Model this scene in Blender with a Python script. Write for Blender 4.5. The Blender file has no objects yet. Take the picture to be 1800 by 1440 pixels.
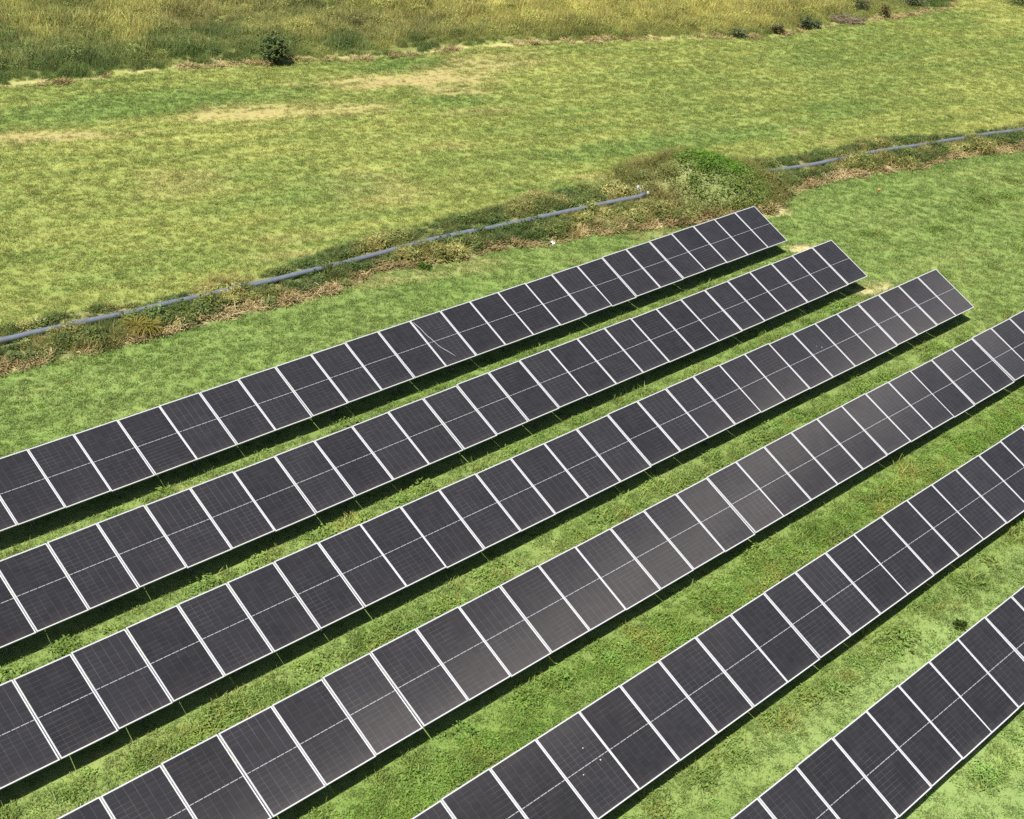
import bpy, bmesh, math, random
import numpy as np
from mathutils import Matrix, Vector

random.seed(7); RNG = np.random.default_rng(11)
SC = bpy.context.scene
COL = SC.collection

# ------------------------------------------------------------------ survey
# camera recovered from the module grid of the panel rows (metres, ground = z 0)
F_PX, PITCH_A, ROLL_A, HC = 2449.78, 0.516211, 0.096057, 18.825
CP, SP = math.cos(PITCH_A), math.sin(PITCH_A)
CR, SR = math.cos(ROLL_A), math.sin(ROLL_A)

def gnd(px, py, z=0.0):
    """photo pixel (1800 wide) of a thing that stands on the ground -> its place on the ground"""
    u = (px - 900) / F_PX; v = (py - 720) / F_PX
    u, v = CR * u + SR * v, -SR * u + CR * v
    r = np.array([u, CP - v * SP, -SP - v * CP])
    k = (z - HC) / r[2]
    return (r[0] * k, r[1] * k)

def to_px(x, y, z=0.0):
    zz = z - HC
    fw = y * CP - zz * SP; up = y * SP + zz * CP
    fw = np.where(fw < .5, .5, fw)
    u = x / fw; v = -up / fw
    return 900 + F_PX * (CR * u - SR * v), 720 + F_PX * (SR * u + CR * v)

def line(pts): return np.array([gnd(*p) for p in pts])

# ------------------------------------------------------------------ helpers
def tag(o, label=None, cat=None, group=None, kind=None):
    if label: o['label'] = label
    if cat: o['category'] = cat
    if group: o['group'] = group
    if kind: o['kind'] = kind
    return o

def link(o, parent=None):
    COL.objects.link(o)
    if parent is not None: o.parent = parent
    return o

def empty(name, loc, rot=None):
    o = bpy.data.objects.new(name, None); o.empty_display_size = .2
    o.location = loc
    if rot is not None: o.rotation_euler = rot
    return link(o)

def mesh_obj(name, verts, faces, mat, parent=None, smooth=False):
    me = bpy.data.meshes.new(name)
    me.from_pydata([tuple(map(float, v)) for v in verts], [], [tuple(int(i) for i in f) for f in faces])
    me.update()
    if mat is not None: me.materials.append(mat)
    if smooth: me.polygons.foreach_set('use_smooth', [True] * len(me.polygons))
    return link(bpy.data.objects.new(name, me), parent)

class MB:
    """collects simple solids into one mesh"""
    def __init__(s): s.v = []; s.f = []
    def box(s, x0, x1, y0, y1, z0, z1):
        b = len(s.v)
        s.v += [(x, y, z) for z in (z0, z1) for y in (y0, y1) for x in (x0, x1)]
        s.f += [(b, b+2, b+3, b+1), (b+4, b+5, b+7, b+6), (b, b+1, b+5, b+4), (b+2, b+6, b+7, b+3), (b, b+4, b+6, b+2), (b+1, b+3, b+7, b+5)]
        return s
    def tube(s, pts, r, n=8, cap=True):
        pts = [Vector(p) for p in pts]; b = len(s.v); rr = r if hasattr(r, '__len__') else [r] * len(pts)
        for i, p in enumerate(pts):
            t = (pts[min(i+1, len(pts)-1)] - pts[max(i-1, 0)]).normalized()
            a = t.cross(Vector((0, 0, 1)))
            if a.length < 1e-3: a = t.cross(Vector((1, 0, 0)))
            a.normalize(); c = t.cross(a)
            for k in range(n):
                w = 2 * math.pi * k / n
                s.v.append(tuple(p + (a * math.cos(w) + c * math.sin(w)) * rr[i]))
        for i in range(len(pts) - 1):
            for k in range(n):
                k2 = (k + 1) % n
                s.f.append((b+i*n+k, b+i*n+k2, b+(i+1)*n+k2, b+(i+1)*n+k))
        if cap:
            s.f.append(tuple(b + k for k in range(n))[::-1]); e = b + (len(pts)-1) * n
            s.f.append(tuple(e + k for k in range(n)))
        return s
    def build(s, name, mat, parent=None, smooth=False): return mesh_obj(name, s.v, s.f, mat, parent, smooth)

# value noise in world space (numpy), about -1..1
_T = RNG.random((256, 256)) * 2 - 1
def vnoise(x, y, seed=0):
    x = np.asarray(x, float) + seed * 37.17; y = np.asarray(y, float) + seed * 11.93
    xi = np.floor(x).astype(int); yi = np.floor(y).astype(int)
    fx = x - xi; fy = y - yi; fx = fx*fx*(3-2*fx); fy = fy*fy*(3-2*fy)
    g = lambda a, b: _T[a & 255, b & 255]
    return (g(xi, yi)*(1-fx)+g(xi+1, yi)*fx)*(1-fy) + (g(xi, yi+1)*(1-fx)+g(xi+1, yi+1)*fx)*fy
def fbm(x, y, seed=0, o=4):
    s = 0; a = .55
    for i in range(o): s = s + a * vnoise(x * 2**i, y * 2**i, seed + i * 5); a *= .55
    return s

def srgb(r, g, b, k=1.0):
    f = lambda c: c/12.92 if c <= .04045 else ((c+.055)/1.055)**2.4
    return np.array([f(c/255.) * k for c in (r, g, b)])

def poly_y(P, x):
    """height (y) of a ground polyline at x"""
    o = np.argsort(P[:, 0]); return np.interp(x, P[o, 0], P[o, 1])

def seg_dist(P, x, y):
    d = np.full(np.shape(x), 1e9)
    for (ax, ay), (bx, by) in zip(P[:-1], P[1:]):
        vx, vy = bx-ax, by-ay; t = np.clip(((x-ax)*vx+(y-ay)*vy)/(vx*vx+vy*vy+1e-9), 0, 1)
        d = np.minimum(d, np.hypot(x-ax-t*vx, y-ay-t*vy))
    return d

# ------------------------------------------------------------------ field layout (ground features)
MEADOW = line([(-140,158),(0,151),(60,150),(120,146),(200,132),(300,122),(400,116),(470,112),(540,105),(640,104),(720,98),(760,92),(850,82),(950,78),(1050,73),(1150,68),(1250,67),(1330,67),(1400,57),(1450,50),(1500,42),(1560,34),(1620,24),(1672,14)])
MEADOW_END = MEADOW[-1]
PIPE_A = [(-40,608),(0,600),(19,598),(49,593),(76,585.5),(117,575),(155,566),(194,558),(233,549.5),(278,541),(317,532),(355,523),(400,513),(440,504),(483,495),(533,483),(600,467),(633,457),(683,443),(733,430),(783,420),(850,405),(900,397),(967,382),(1033,367),(1100,355),(1152,345)]
PIPE_B = [(1341,306),(1372,301),(1408,296),(1447,289),(1487,280),(1552,267),(1617,259),(1682,246),(1722,239.6),(1774,232),(1800,229),(1850,222)]
PIPE_LINE = line(PIPE_A + PIPE_B)
STRAW_LOW = line([(-60,668),(0,655),(100,635),(200,612),(267,593),(333,575),(433,550),(500,538),(600,507),(667,480),(750,467),(833,450),(883,437),(967,430),(1043,410),(1133,401),(1200,398),(1300,392),(1346,380),(1382,345),(1429,327),(1466,317),(1513,310),(1552,301),(1617,296),(1669,280),(1722,272),(1800,264),(1880,256)])
WEED_TOP = line([(-60,592),(0,583),(68,570),(97,556),(165,541),(243,531),(282,517),(400,497),(500,468),(600,432),(700,410),(800,386),(833,377),(933,347),(1050,324),(1100,313),(1125,295),(1150,283),(1200,276),(1250,278),(1300,284),(1330,281),(1408,272),(1474,260),(1552,245),(1630,239),(1696,234),(1761,222),(1800,216),(1880,206)])
MOUND_C = np.array(gnd(1243, 335)); 
MOW = math.radians(33)

DRY = [ # dry tan patches in the lawn: photo place, half length / half width in metres, strength
    (690,142,5.2,.9,.95),(770,140,3.2,1.0,.9),(835,118,3.4,.8,.85),(800,160,2.4,.6,.9),(640,148,2.6,.7,.7),(520,195,4.6,.9,.75),(410,198,3.2,1.0,.65),(640,186,2.0,.5,.6),
    (45,243,4.0,.7,.95),(180,238,2.4,.4,.5),(870,100,3.6,.9,.6),(930,105,1.6,.4,.5),(860,196,2.4,.4,.6),(690,340,2.6,1.0,.42),(640,320,2.0,.9,.4),(780,260,1.6,.6,.35),
    (320,310,2.2,.8,.45),(300,335,2.2,.7,.4),(500,420,1.6,.4,.45),(520,448,2.0,.3,.5),(1395,228,.9,.4,.6),(1460,250,.7,.3,.6),(1190,225,1.6,.5,.3),(1070,310,2.2,.35,.6),
    (1405,437,.7,.25,1),(1535,508,.8,.35,1),(1358,372,.9,.5,1),(322,857,.25,.14,.9),(770,478,2.2,.5,.55),(840,462,1.4,.4,.6),(1150,412,1.4,.3,.5),(660,498,1.0,.3,.5),(1545,515,.4,.3,.9)]
GREEN = [ # lusher places
    (250,180,6,2,.7),(560,345,3.5,2.2,.6),(720,115,3,1,.8),(1230,245,6,1.3,.75),(1100,262,4,1.0,.6),(1480,190,3.5,1.4,.55),(800,175,2,1,.6),(130,205,7,1.4,.6),(470,300,3,1.5,.4),
    (250,480,4,.8,.4),(900,290,5,1.2,.35),(700,105,2,.7,.7),(450,165,4,1.2,.5),(1650,30,4,2,.5),(960,330,3,.6,.5),(870,430,2,.5,.5)]
DRYW = [(gnd(a, b), c, d, e) for a, b, c, d, e in DRY]; GREENW = [(gnd(a, b), c, d, e) for a, b, c, d, e in GREEN]
MEAD_Y = [(1130,30,14,6,.9),(800,12,10,5,.8),(960,25,8,5,.6),(1300,30,9,5,.7),(60,40,9,5,.3),(200,25,7,4,.25),(1420,10,7,5,.6),(350,20,6,4,.25)]
MEAD_B = [(420,20,5,3,.5),(640,50,5,2.5,.4),(330,45,4,2,.5),(700,60,4,2,.4),(1180,55,3,1,.2)]
MEAD_YW = [(gnd(a, b), c, d, e) for a, b, c, d, e in MEAD_Y]; MEAD_BW = [(gnd(a, b), c, d, e) for a, b, c, d, e in MEAD_B]

def blob(x, y, c, la, lb, ang, s, seed):
    dx, dy = x - c[0], y - c[1]
    a = dx*math.cos(ang) + dy*math.sin(ang); b = -dx*math.sin(ang) + dy*math.cos(ang)
    r = np.hypot(a/la, b/lb) + .45 * fbm(x*.9, y*.9, seed, 4) + .25 * fbm(x*3.1, y*3.1, seed+3, 3)
    return np.clip((1.15 - r) / .7, 0, 1) * s

def mix(A, B, t): return A * (1 - t[:, None]) + B * t[:, None]

EXPO = 2.55   # exposure of the picture, so that the paint values below are real-world albedos
A_ = lambda r, g, b: srgb(r, g, b, 1 / EXPO)
C_MID, C_YEL, C_GRN, C_DRY, C_DK = A_(142,153,66), A_(172,172,80), A_(112,140,58), A_(176,156,100), A_(98,120,50)
C_ROW, C_ROWY, C_FIELD, C_STRAW, C_SOIL = A_(116,144,56), A_(150,162,78), A_(128,150,66), A_(210,188,134), A_(148,138,92)
M_OLI, M_YEL, M_BRN, M_GRN = A_(138,144,70), A_(184,176,82), A_(142,134,76), A_(108,130,64)
W_DK, W_OLI, W_DRY, W_BRT = A_(96,116,62), A_(132,138,76), A_(186,178,112), A_(108,150,52)

def regions(x, y):
    """masks: meadow, weed strip, straw edge, south side of the pipe (array field)"""
    x = np.asarray(x, float); y = np.asarray(y, float)
    wob = .5 * fbm(x*.7, y*.7, 40, 4) + .25 * fbm(x*2.3, y*2.3, 44, 3)
    my = poly_y(MEADOW, x)
    # right of its end the border turns away from the camera
    end = MEADOW_END
    dm = np.where(x < end[0], y - my, np.minimum(y - end[1], 1e9) - 3.0 * (x - end[0]))
    meadow = dm + .7 * wob
    wt = poly_y(WEED_TOP, x) - y + 1.0 * wob
    wl = y - poly_y(STRAW_LOW, x) + .35 * wob
    band = np.minimum(wt, wl)
    mound = 1.25 - np.hypot((x-MOUND_C[0]+.35)/2.8, (y-MOUND_C[1])/2.6) + .25 * wob
    south = y < poly_y(PIPE_LINE, x)
    return meadow, band, wl, mound, south, wt

# panel array rows in world space (needed by the colour of the strips between them)
TILT, SLOPE_L, MOD_W, MOD_P = 0.427845, 1.7888, 1.134, 1.155
ROWS = [ # right-hand top corner, axis angle, first and last module, gap line numbers
    (7.8962, 47.1370, .74676+.07461, 0, 27), (10.2643, 44.5441, .74676+.07677, 0, 28), (13.4614, 42.8842, .74676+.07415, 0, 30),
    (15.0000, 39.5067, .74676+.07702, -6, 29), (13.4934, 32.5605, .74676+.08117, -6, 20), (11.1625, 24.8267, .74676+.08139, -6, 11)]
TOP_Z = HC - 17.505

def field_color(x, y):
    x = np.asarray(x, float); y = np.asarray(y, float)
    a = x*math.cos(MOW) + y*math.sin(MOW); b = -x*math.sin(MOW) + y*math.cos(MOW)
    n1 = fbm(x*.11, y*.11, 1, 3); n2 = fbm(a*.22, b*.9, 2, 4); n3 = fbm(a*.28, b*2.6, 3, 4); n4 = fbm(x*1.6, y*1.6, 4, 3)
    n5 = fbm(a*.24, b*4.6, 6, 3)
    t = np.clip(.54 + .30*n1 + .17*n2 + .22*n3 + .34*n5, 0, 1)
    c = mix(np.broadcast_to(C_GRN, (len(x), 3)), C_MID, np.clip(t*2, 0, 1)); c = mix(c, C_YEL, np.clip(t*2-1, 0, 1))
    c = mix(c, C_DK, np.clip(.4*n3 + .3*n5 - .35*n1 - .16, 0, .35))
    c = mix(c, C_DRY, np.clip(.4*n4*n2 + .35*n3 + .35*n5 - .24, 0, .45))
    # right-hand lawn on the array side and the mown strip behind the rows
    meadow, band, wl, mound, south, wt = regions(x, y)
    s = np.clip(.46 + .36*n1 + .26*n2 + .24*n3 + .24*n5, 0, 1)
    cf = mix(np.broadcast_to(C_ROW, (len(x), 3)), C_FIELD, np.clip(s*2, 0, 1)); cf = mix(cf, C_ROWY, np.clip(s*2-1, 0, 1)); cf = mix(cf, C_DK, np.clip(.4*n3-.2, 0, .25))
    c = np.where(south[:, None], cf, c)
    for i, (p, la, lb, k) in enumerate(GREENW): c = mix(c, C_GRN, blob(x, y, p, la, lb, MOW, k, 60+i))
    for i, (p, la, lb, k) in enumerate(DRYW): c = mix(c, C_DRY if k < .99 else C_STRAW, blob(x, y, p, la, lb*1.3, MOW*.8, k*(.78 if k < .99 else 1), 90+i) * np.clip(.85 + .6*n4 + .9*n5, .1, 1))
    # paler short grass between the last rows, lush one between the middle ones
    ya = ROWS[4]; d5 = (x-ya[0])*math.sin(ya[2]) - (y-ya[1])*math.cos(ya[2])
    c = mix(c, A_(138,164,84), np.clip((d5 - 1.6)/1.2, 0, 1) * np.clip(.45 + .7*n1 + .9*n2, 0, .9))
    yb = ROWS[3]; d4 = (x-yb[0])*math.sin(yb[2]) - (y-yb[1])*math.cos(yb[2])
    c = mix(c, A_(116,146,48), np.clip((d4 - 1.2)/.8, 0, 1) * np.clip((5.4 - d4)/.8, 0, 1) * np.clip(.6 + .8*n4, 0, .9))
    # weed strip floor, straw rim, meadow floor
    m = np.clip(band*4, 0, 1); c = mix(c, mix(np.broadcast_to(C_SOIL, (len(x), 3)), W_OLI*.9, np.clip(.7+n4, 0, 1)), m)
    st = np.clip((straw_w(x, y) - wl) * 3, 0, 1) * np.clip(wl*6+.5, 0, 1) * (wt > 0); c = mix(c, C_STRAW * (1 + .25*n4[:, None]), st)
    c = mix(c, W_OLI, np.clip(mound*3, 0, 1))
    m = np.clip(meadow*3 + 1.0, 0, 1) * np.clip(1 - meadow, 0, 1); c = mix(c, C_STRAW * 1.02, m * np.clip(.35 + .9*n4, 0, .6))
    c = mix(c, M_OLI*.75, np.clip(meadow*1.6 - .6, 0, 1))
    stripe = np.sin(b*2*math.pi/1.7 + 2.2*n1 + .8*n2)*.035 + np.sin(b*2*math.pi/.62 + 3*n1)*.02
    c = c * (1 + .04 * n4[:, None] + .09*n5[:, None] + stripe[:, None]); g = c @ np.array([.3, .6, .1])
    return (c*.82 + g[:, None]*.18) * np.where(south[:, None], np.array([1.98, 2.02, 1.84]), np.array([2.06, 2.10, 1.84]))

def straw_w(x, y): return np.clip(.48 + .75 * fbm(x*.35, y*.35, 50, 3) + .3*fbm(x*2, y*2, 52, 2), .05, 1.1)

def meadow_color(x, y):
    n1 = fbm(x*.16, y*.16, 20, 3); n2 = fbm(x*.6, y*.5, 22, 3); n3 = fbm(x*2, y*2, 24, 2)
    c = mix(np.broadcast_to(M_GRN, (len(x), 3)), M_OLI, np.clip(.55 + n1 + .9*n2, 0, 1))
    c = mix(c, M_YEL, np.clip(.8*n1 + .9*n2 - .05, 0, .65))
    c = mix(c, M_BRN, np.clip(.9*n2 - .6*n1 - .25, 0, .3)); c = mix(c, M_GRN*.8, np.clip(-1.5*n2 - .6*n3 - .05, 0, .85))
    for i, (p, la, lb, k) in enumerate(MEAD_YW): c = mix(c, M_YEL, blob(x, y, p, la, lb, MOW, k, 130+i))
    for i, (p, la, lb, k) in enumerate(MEAD_BW): c = mix(c, M_BRN, blob(x, y, p, la, lb, MOW, k, 150+i))
    c = c * (1 + .32 * n3[:, None] + .34*n2[:, None]); g = c @ np.array([.3, .6, .1])
    return (c*.84 + g[:, None]*.16) * np.array([1.95, 2.08, 1.9])

def relief(x, y):
    x = np.asarray(x, float); y = np.asarray(y, float)
    meadow, band, wl, mound, south, wt = regions(x, y)
    z = .03 * fbm(x*.5, y*.5, 70, 3) + .012 * fbm(x*3, y*3, 74, 2)
    z = z + np.clip(band*.5, 0, 1) * .10
    z = z + 1.0 * np.clip(mound, 0, 1)**1.2
    z = z + np.clip(meadow*.4, 0, 1) * .12
    return z

# ------------------------------------------------------------------ materials
def new_mat(name):
    m = bpy.data.materials.new(name); m.use_nodes = True
    nt = m.node_tree; nt.nodes.clear()
    out = nt.nodes.new('ShaderNodeOutputMaterial')
    return m, nt, out
class N:
    def __init__(s, nt): s.nt = nt
    def __call__(s, typ, _set=None, **inp):
        n = s.nt.nodes.new(typ)
        for k, v in (_set or {}).items(): setattr(n, k, v)
        for k, v in inp.items():
            key = int(k[1:]) if k[0] == 'i' and k[1:].isdigit() else k.replace('_', ' ')
            if hasattr(v, 'is_output') or isinstance(v, bpy.types.NodeSocket): s.nt.links.new(v, n.inputs[key])
            else: n.inputs[key].default_value = v
        return n
    def math(s, op, a, b=0.0, c=0.0, clamp=False):
        n = s('ShaderNodeMath', {'operation': op, 'use_clamp': clamp}, i0=a, i1=b, i2=c); return n.outputs[0]
    def mix(s, f, a, b):
        n = s.nt.nodes.new('ShaderNodeMix'); n.data_type = 'RGBA'
        for i, v in ((0, f), (6, a), (7, b)):
            if isinstance(v, bpy.types.NodeSocket): s.nt.links.new(v, n.inputs[i])
            else: n.inputs[i].default_value = v if i == 0 else tuple(v)
        return n.outputs[2]

def plain(name, col, rough=.5, metal=0.0, spec=.5, var=.0, scale=8, bump=0.0):
    m, nt, out = new_mat(name); n = N(nt)
    base = (*col, 1)
    p = n('ShaderNodeBsdfPrincipled', Roughness=rough, Metallic=metal)
    p.inputs['Specular IOR Level'].default_value = spec
    if var or bump:
        tc = n('ShaderNodeTexCoord'); no = n('ShaderNodeTexNoise', Vector=tc.outputs['Object'], Scale=scale, Detail=5.0)
        lo = tuple(c*(1-var) for c in col) + (1,); hi = tuple(min(1, c*(1+var)) for c in col) + (1,)
        nt.links.new(n.mix(no.outputs['Fac'], lo, hi), p.inputs['Base Color'])
        if bump:
            b = n('ShaderNodeBump', Strength=bump, Distance=.02, Height=no.outputs['Fac']); nt.links.new(b.outputs[0], p.inputs['Normal'])
    else: p.inputs['Base Color'].default_value = base
    nt.links.new(p.outputs[0], out.inputs[0]); return m

def ground_material():
    m, nt, out = new_mat('field_ground'); n = N(nt)
    at = n('ShaderNodeAttribute', {'attribute_name': 'col'})
    tc = n('ShaderNodeTexCoord')
    mp = n('ShaderNodeMapping', Vector=tc.outputs['Object'], Rotation=(0, 0, -MOW)); mp.inputs['Scale'].default_value = (.45, 1.5, 1)
    a = n('ShaderNodeTexNoise', Vector=mp.outputs[0], Scale=7.0, Detail=7.0, Roughness=.75)
    b = n('ShaderNodeTexNoise', Vector=tc.outputs['Object'], Scale=38.0, Detail=3.0, Roughness=.6)
    k = n.math('ADD', n.math('MULTIPLY', a.outputs['Fac'], .75), n.math('MULTIPLY', b.outputs['Fac'], .55))
    k = n.math('MULTIPLY_ADD', k, 1.0, .38)
    cc = n('ShaderNodeVectorMath', {'operation': 'SCALE'}, i0=at.outputs['Color'], Scale=k)
    p = n('ShaderNodeBsdfPrincipled', Roughness=.95); p.inputs['Specular IOR Level'].default_value = .1
    nt.links.new(cc.outputs[0], p.inputs['Base Color'])
    bp = n('ShaderNodeBump', Strength=.6, Distance=.05, Height=k); nt.links.new(bp.outputs[0], p.inputs['Normal'])
    nt.links.new(p.outputs[0], out.inputs[0]); return m

def blade_material(name, trans=.3, gain=1.0):
    """tint comes with each tuft, small differences with each blade"""
    m, nt, out = new_mat(name); n = N(nt)
    ti = n('ShaderNodeAttribute', {'attribute_name': 'tint', 'attribute_type': 'INSTANCER'})
    sh = n('ShaderNodeAttribute', {'attribute_name': 'shade'})
    col = n('ShaderNodeVectorMath', {'operation': 'MULTIPLY'}, i0=ti.outputs['Vector'], i1=sh.outputs['Vector'])
    col = n('ShaderNodeVectorMath', {'operation': 'SCALE'}, i0=col.outputs[0], Scale=gain).outputs[0]
    d = n('ShaderNodeBsdfPrincipled', Roughness=.55); d.inputs['Specular IOR Level'].default_value = .25
    nt.links.new(col, d.inputs['Base Color'])
    t = n('ShaderNodeBsdfTranslucent'); nt.links.new(col, t.inputs['Color'])
    mx = n('ShaderNodeMixShader', Fac=trans); nt.links.new(d.outputs[0], mx.inputs[1]); nt.links.new(t.outputs[0], mx.inputs[2])
    nt.links.new(mx.outputs[0], out.inputs[0]); return m

def leaf_material(name, c1, c2, trans=.25):
    m, nt, out = new_mat(name); n = N(nt)
    sh = n('ShaderNodeAttribute', {'attribute_name': 'shade'})
    col = n('ShaderNodeVectorMath', {'operation': 'MULTIPLY'}, i0=(*c1,), i1=sh.outputs['Vector']).outputs[0]
    d = n('ShaderNodeBsdfPrincipled', Roughness=.6); d.inputs['Specular IOR Level'].default_value = .12
    nt.links.new(col, d.inputs['Base Color'])
    t = n('ShaderNodeBsdfTranslucent'); nt.links.new(col, t.inputs['Color'])
    mx = n('ShaderNodeMixShader', Fac=trans); nt.links.new(d.outputs[0], mx.inputs[1]); nt.links.new(t.outputs[0], mx.inputs[2])
    nt.links.new(mx.outputs[0], out.inputs[0]); return m

def cell_material():
    m, nt, out = new_mat('solar_cells'); n = N(nt)
    tc = n('ShaderNodeTexCoord'); sx = n('ShaderNodeSeparateXYZ', Vector=tc.outputs['Object'])
    X, Y = sx.outputs[0], sx.outputs[1]
    oi = n('ShaderNodeObjectInfo'); rnd = oi.outputs['Random']
    r2 = n.math('FRACT', n.math('MULTIPLY', rnd, 17.31)); r3 = n.math('FRACT', n.math('MULTIPLY', rnd, 71.7))
    mx_, cw = .030, (MOD_W - .060) / 6
    half = SLOPE_L / 2; ch = (half - .008 - .034) / 9
    def edge(c, w):   # distance to the nearest grid line, metres
        f = n.math('FRACT', n.math('DIVIDE', c, w)); f = n.math('MINIMUM', f, n.math('SUBTRACT', 1.0, f)); return n.math('MULTIPLY', f, w)
    dx = edge(n.math('SUBTRACT', X, mx_), cw)
    ym = n.math('ABSOLUTE', n.math('SUBTRACT', Y, half))
    dy = edge(n.math('SUBTRACT', ym, .008), ch)
    no = n('ShaderNodeTexNoise', Vector=tc.outputs['Object'], Scale=1.7, Detail=2.0); 
    no4 = n('ShaderNodeTexNoise', {'noise_dimensions': '4D'}, Vector=tc.outputs['Object'], Scale=1.6, Detail=1.0, W=n.math('MULTIPLY', rnd, 40.0))
    pv = n.math('SMOOTH_MIN', no4.outputs['Fac'], 1.0, .1)
    pv = n.math('MULTIPLY_ADD', pv, 3.0, -1.1, clamp=True)
    no5 = n('ShaderNodeTexNoise', {'noise_dimensions': '4D'}, Vector=tc.outputs['Object'], Scale=1.1, Detail=1.0, W=n.math('MULTIPLY', rnd, 90.0))
    pv2 = n.math('MULTIPLY_ADD', no5.outputs['Fac'], 3.0, -1.0, clamp=True)
    wx = n.math('MULTIPLY_ADD', r2, .0016, .0012)
    wy = n.math('MULTIPLY_ADD', r3, .0016, .0012)
    lx = n.math('LESS_THAN', dx, wx); ly = n.math('LESS_THAN', dy, wy)
    # cell lines fade in and out by noise: moire glints painted into the colour
    lines = n.math('MAXIMUM', n.math('MULTIPLY', lx, n.math('MULTIPLY_ADD', pv2, .10, .04)), n.math('MULTIPLY', ly, n.math('MULTIPLY_ADD', pv, .10, .010, clamp=True)))
    dash = n.math('GREATER_THAN', edge(n.math('SUBTRACT', X, mx_), cw / 2), .011)
    mid = n.math('MULTIPLY', n.math('LESS_THAN', ym, .0058), dash)
    # white backsheet margin beside the frame
    inx = n.math('MINIMUM', X, n.math('SUBTRACT', MOD_W, X)); iny = n.math('MINIMUM', Y, n.math('SUBTRACT', SLOPE_L, Y))
    rim = n.math('LESS_THAN', n.math('MINIMUM', inx, iny), .0215)
    # square-ish cells with clipped corners: white lozenges on the middle line
    loz = n.math('LESS_THAN', n.math('ADD', dx, n.math('MULTIPLY', ym, .9)), .0125)
    white = n.math('MAXIMUM', n.math('MAXIMUM', n.math('MULTIPLY', mid, .55), n.math('MULTIPLY', loz, .3)), n.math('MAXIMUM', rim, lines), clamp=True)
    cell_id = n('ShaderNodeTexWhiteNoise', {'noise_dimensions': '4D'}, Vector=n('ShaderNodeCombineXYZ', X=n.math('FLOOR', n.math('DIVIDE', n.math('SUBTRACT', X, mx_), cw)), Y=n.math('FLOOR', n.math('DIVIDE', Y, ch))).outputs[0], W=rnd)
    tone = n.math('MULTIPLY_ADD', cell_id.outputs['Value'], .25, n.math('MULTIPLY_ADD', r2, .30, .72))
    dust = n('ShaderNodeTexNoise', {'noise_dimensions': '4D'}, Vector=tc.outputs['Object'], Scale=3.0, Detail=5.0, W=n.math('MULTIPLY', rnd, 9.0))
    base = n('ShaderNodeVectorMath', {'operation': 'SCALE'}, i0=(.0172, .0166, .0190), Scale=tone)
    base = n.mix(n.math('MULTIPLY', dust.outputs['Fac'], .035), base.outputs[0], (.30, .26, .22, 1))
    low = n.math('MULTIPLY_ADD', Y, 4.0, 1.0 - 4.0*SLOPE_L, clamp=True)
    base = n.mix(n.math('MULTIPLY', n.math('MULTIPLY', low, low), n.math('MULTIPLY', dust.outputs['Fac'], .16)), base, (.22, .19, .16, 1))
    colr = n.mix(white, base, (.55, .55, .58, 1))
    p = n('ShaderNodeBsdfPrincipled', Roughness=.22); p.inputs['Specular IOR Level'].default_value = .42
    nt.links.new(colr, p.inputs['Base Color'])
    # the fine silver fingers spread the sun across the row like brushed metal
    tang = n('ShaderNodeVectorTransform', {'vector_type': 'VECTOR', 'convert_from': 'OBJECT', 'convert_to': 'WORLD'}, Vector=(0, 1, 0))
    g = n('ShaderNodeBsdfAnisotropic', Color=(GLARE[0], GLARE[1], GLARE[2], 1), Roughness=GLARE[3], Anisotropy=.84)
    nt.links.new(tang.outputs[0], g.inputs['Tangent'])
    gm = n('ShaderNodeMixShader', Fac=n.math('SUBTRACT', 1.0, white)); nt.links.new(g.outputs[0], gm.inputs[2])
    ad = n('ShaderNodeAddShader'); nt.links.new(p.outputs[0], ad.inputs[0]); nt.links.new(gm.outputs[0], ad.inputs[1])
    nt.links.new(ad.outputs[0], out.inputs[0]); return m

GLARE = (.0023,.0021,.0020,.36)
M = dict(coupl=plain('dark_coupling', (.07, .075, .085), .7, var=.2), ground=ground_material(), blade=blade_material('grass_blades', .3), weed=blade_material('weed_leaves', .25), meadow=blade_material('meadow_stalks', .3),
         frame=plain('anodised_frame', (.52, .52, .53), .42, .25, var=.10, scale=3), back=plain('dark_back_glass', (.03, .03, .034), .3), cell=cell_material(),
         steel=plain('galvanised_steel', (.17, .175, .19), .5, .3, var=.15, scale=20), pipe=plain('blue_grey_plastic_pipe', (.122, .136, .165), .34, 0, .5, var=.35, scale=6),
         bush=leaf_material('bush_leaves', (.070, .102, .034), None, .18), dkbush=leaf_material('shrub_leaves', (.078, .098, .046), None, .2),
         bark=plain('bark', (.10, .075, .05), .9, var=.3, scale=25), cable=plain('white_cable', (.5, .5, .52), .4), litter=plain('white_plastic', (.78, .78, .76), .5, var=.06, scale=30),
         stone=plain('pale_stone', (.40, .42, .33), .9, var=.2, scale=14, bump=.4), brush=plain('dead_twigs', (.17, .125, .085), .9, var=.3, scale=9),
         dropping=plain('bird_dropping', (.42, .42, .40), .8), orange=plain('orange_scrap', (.45, .16, .05), .7, var=.1), endcap=plain('pipe_end', (.34, .31, .24), .7, var=.1))

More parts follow.
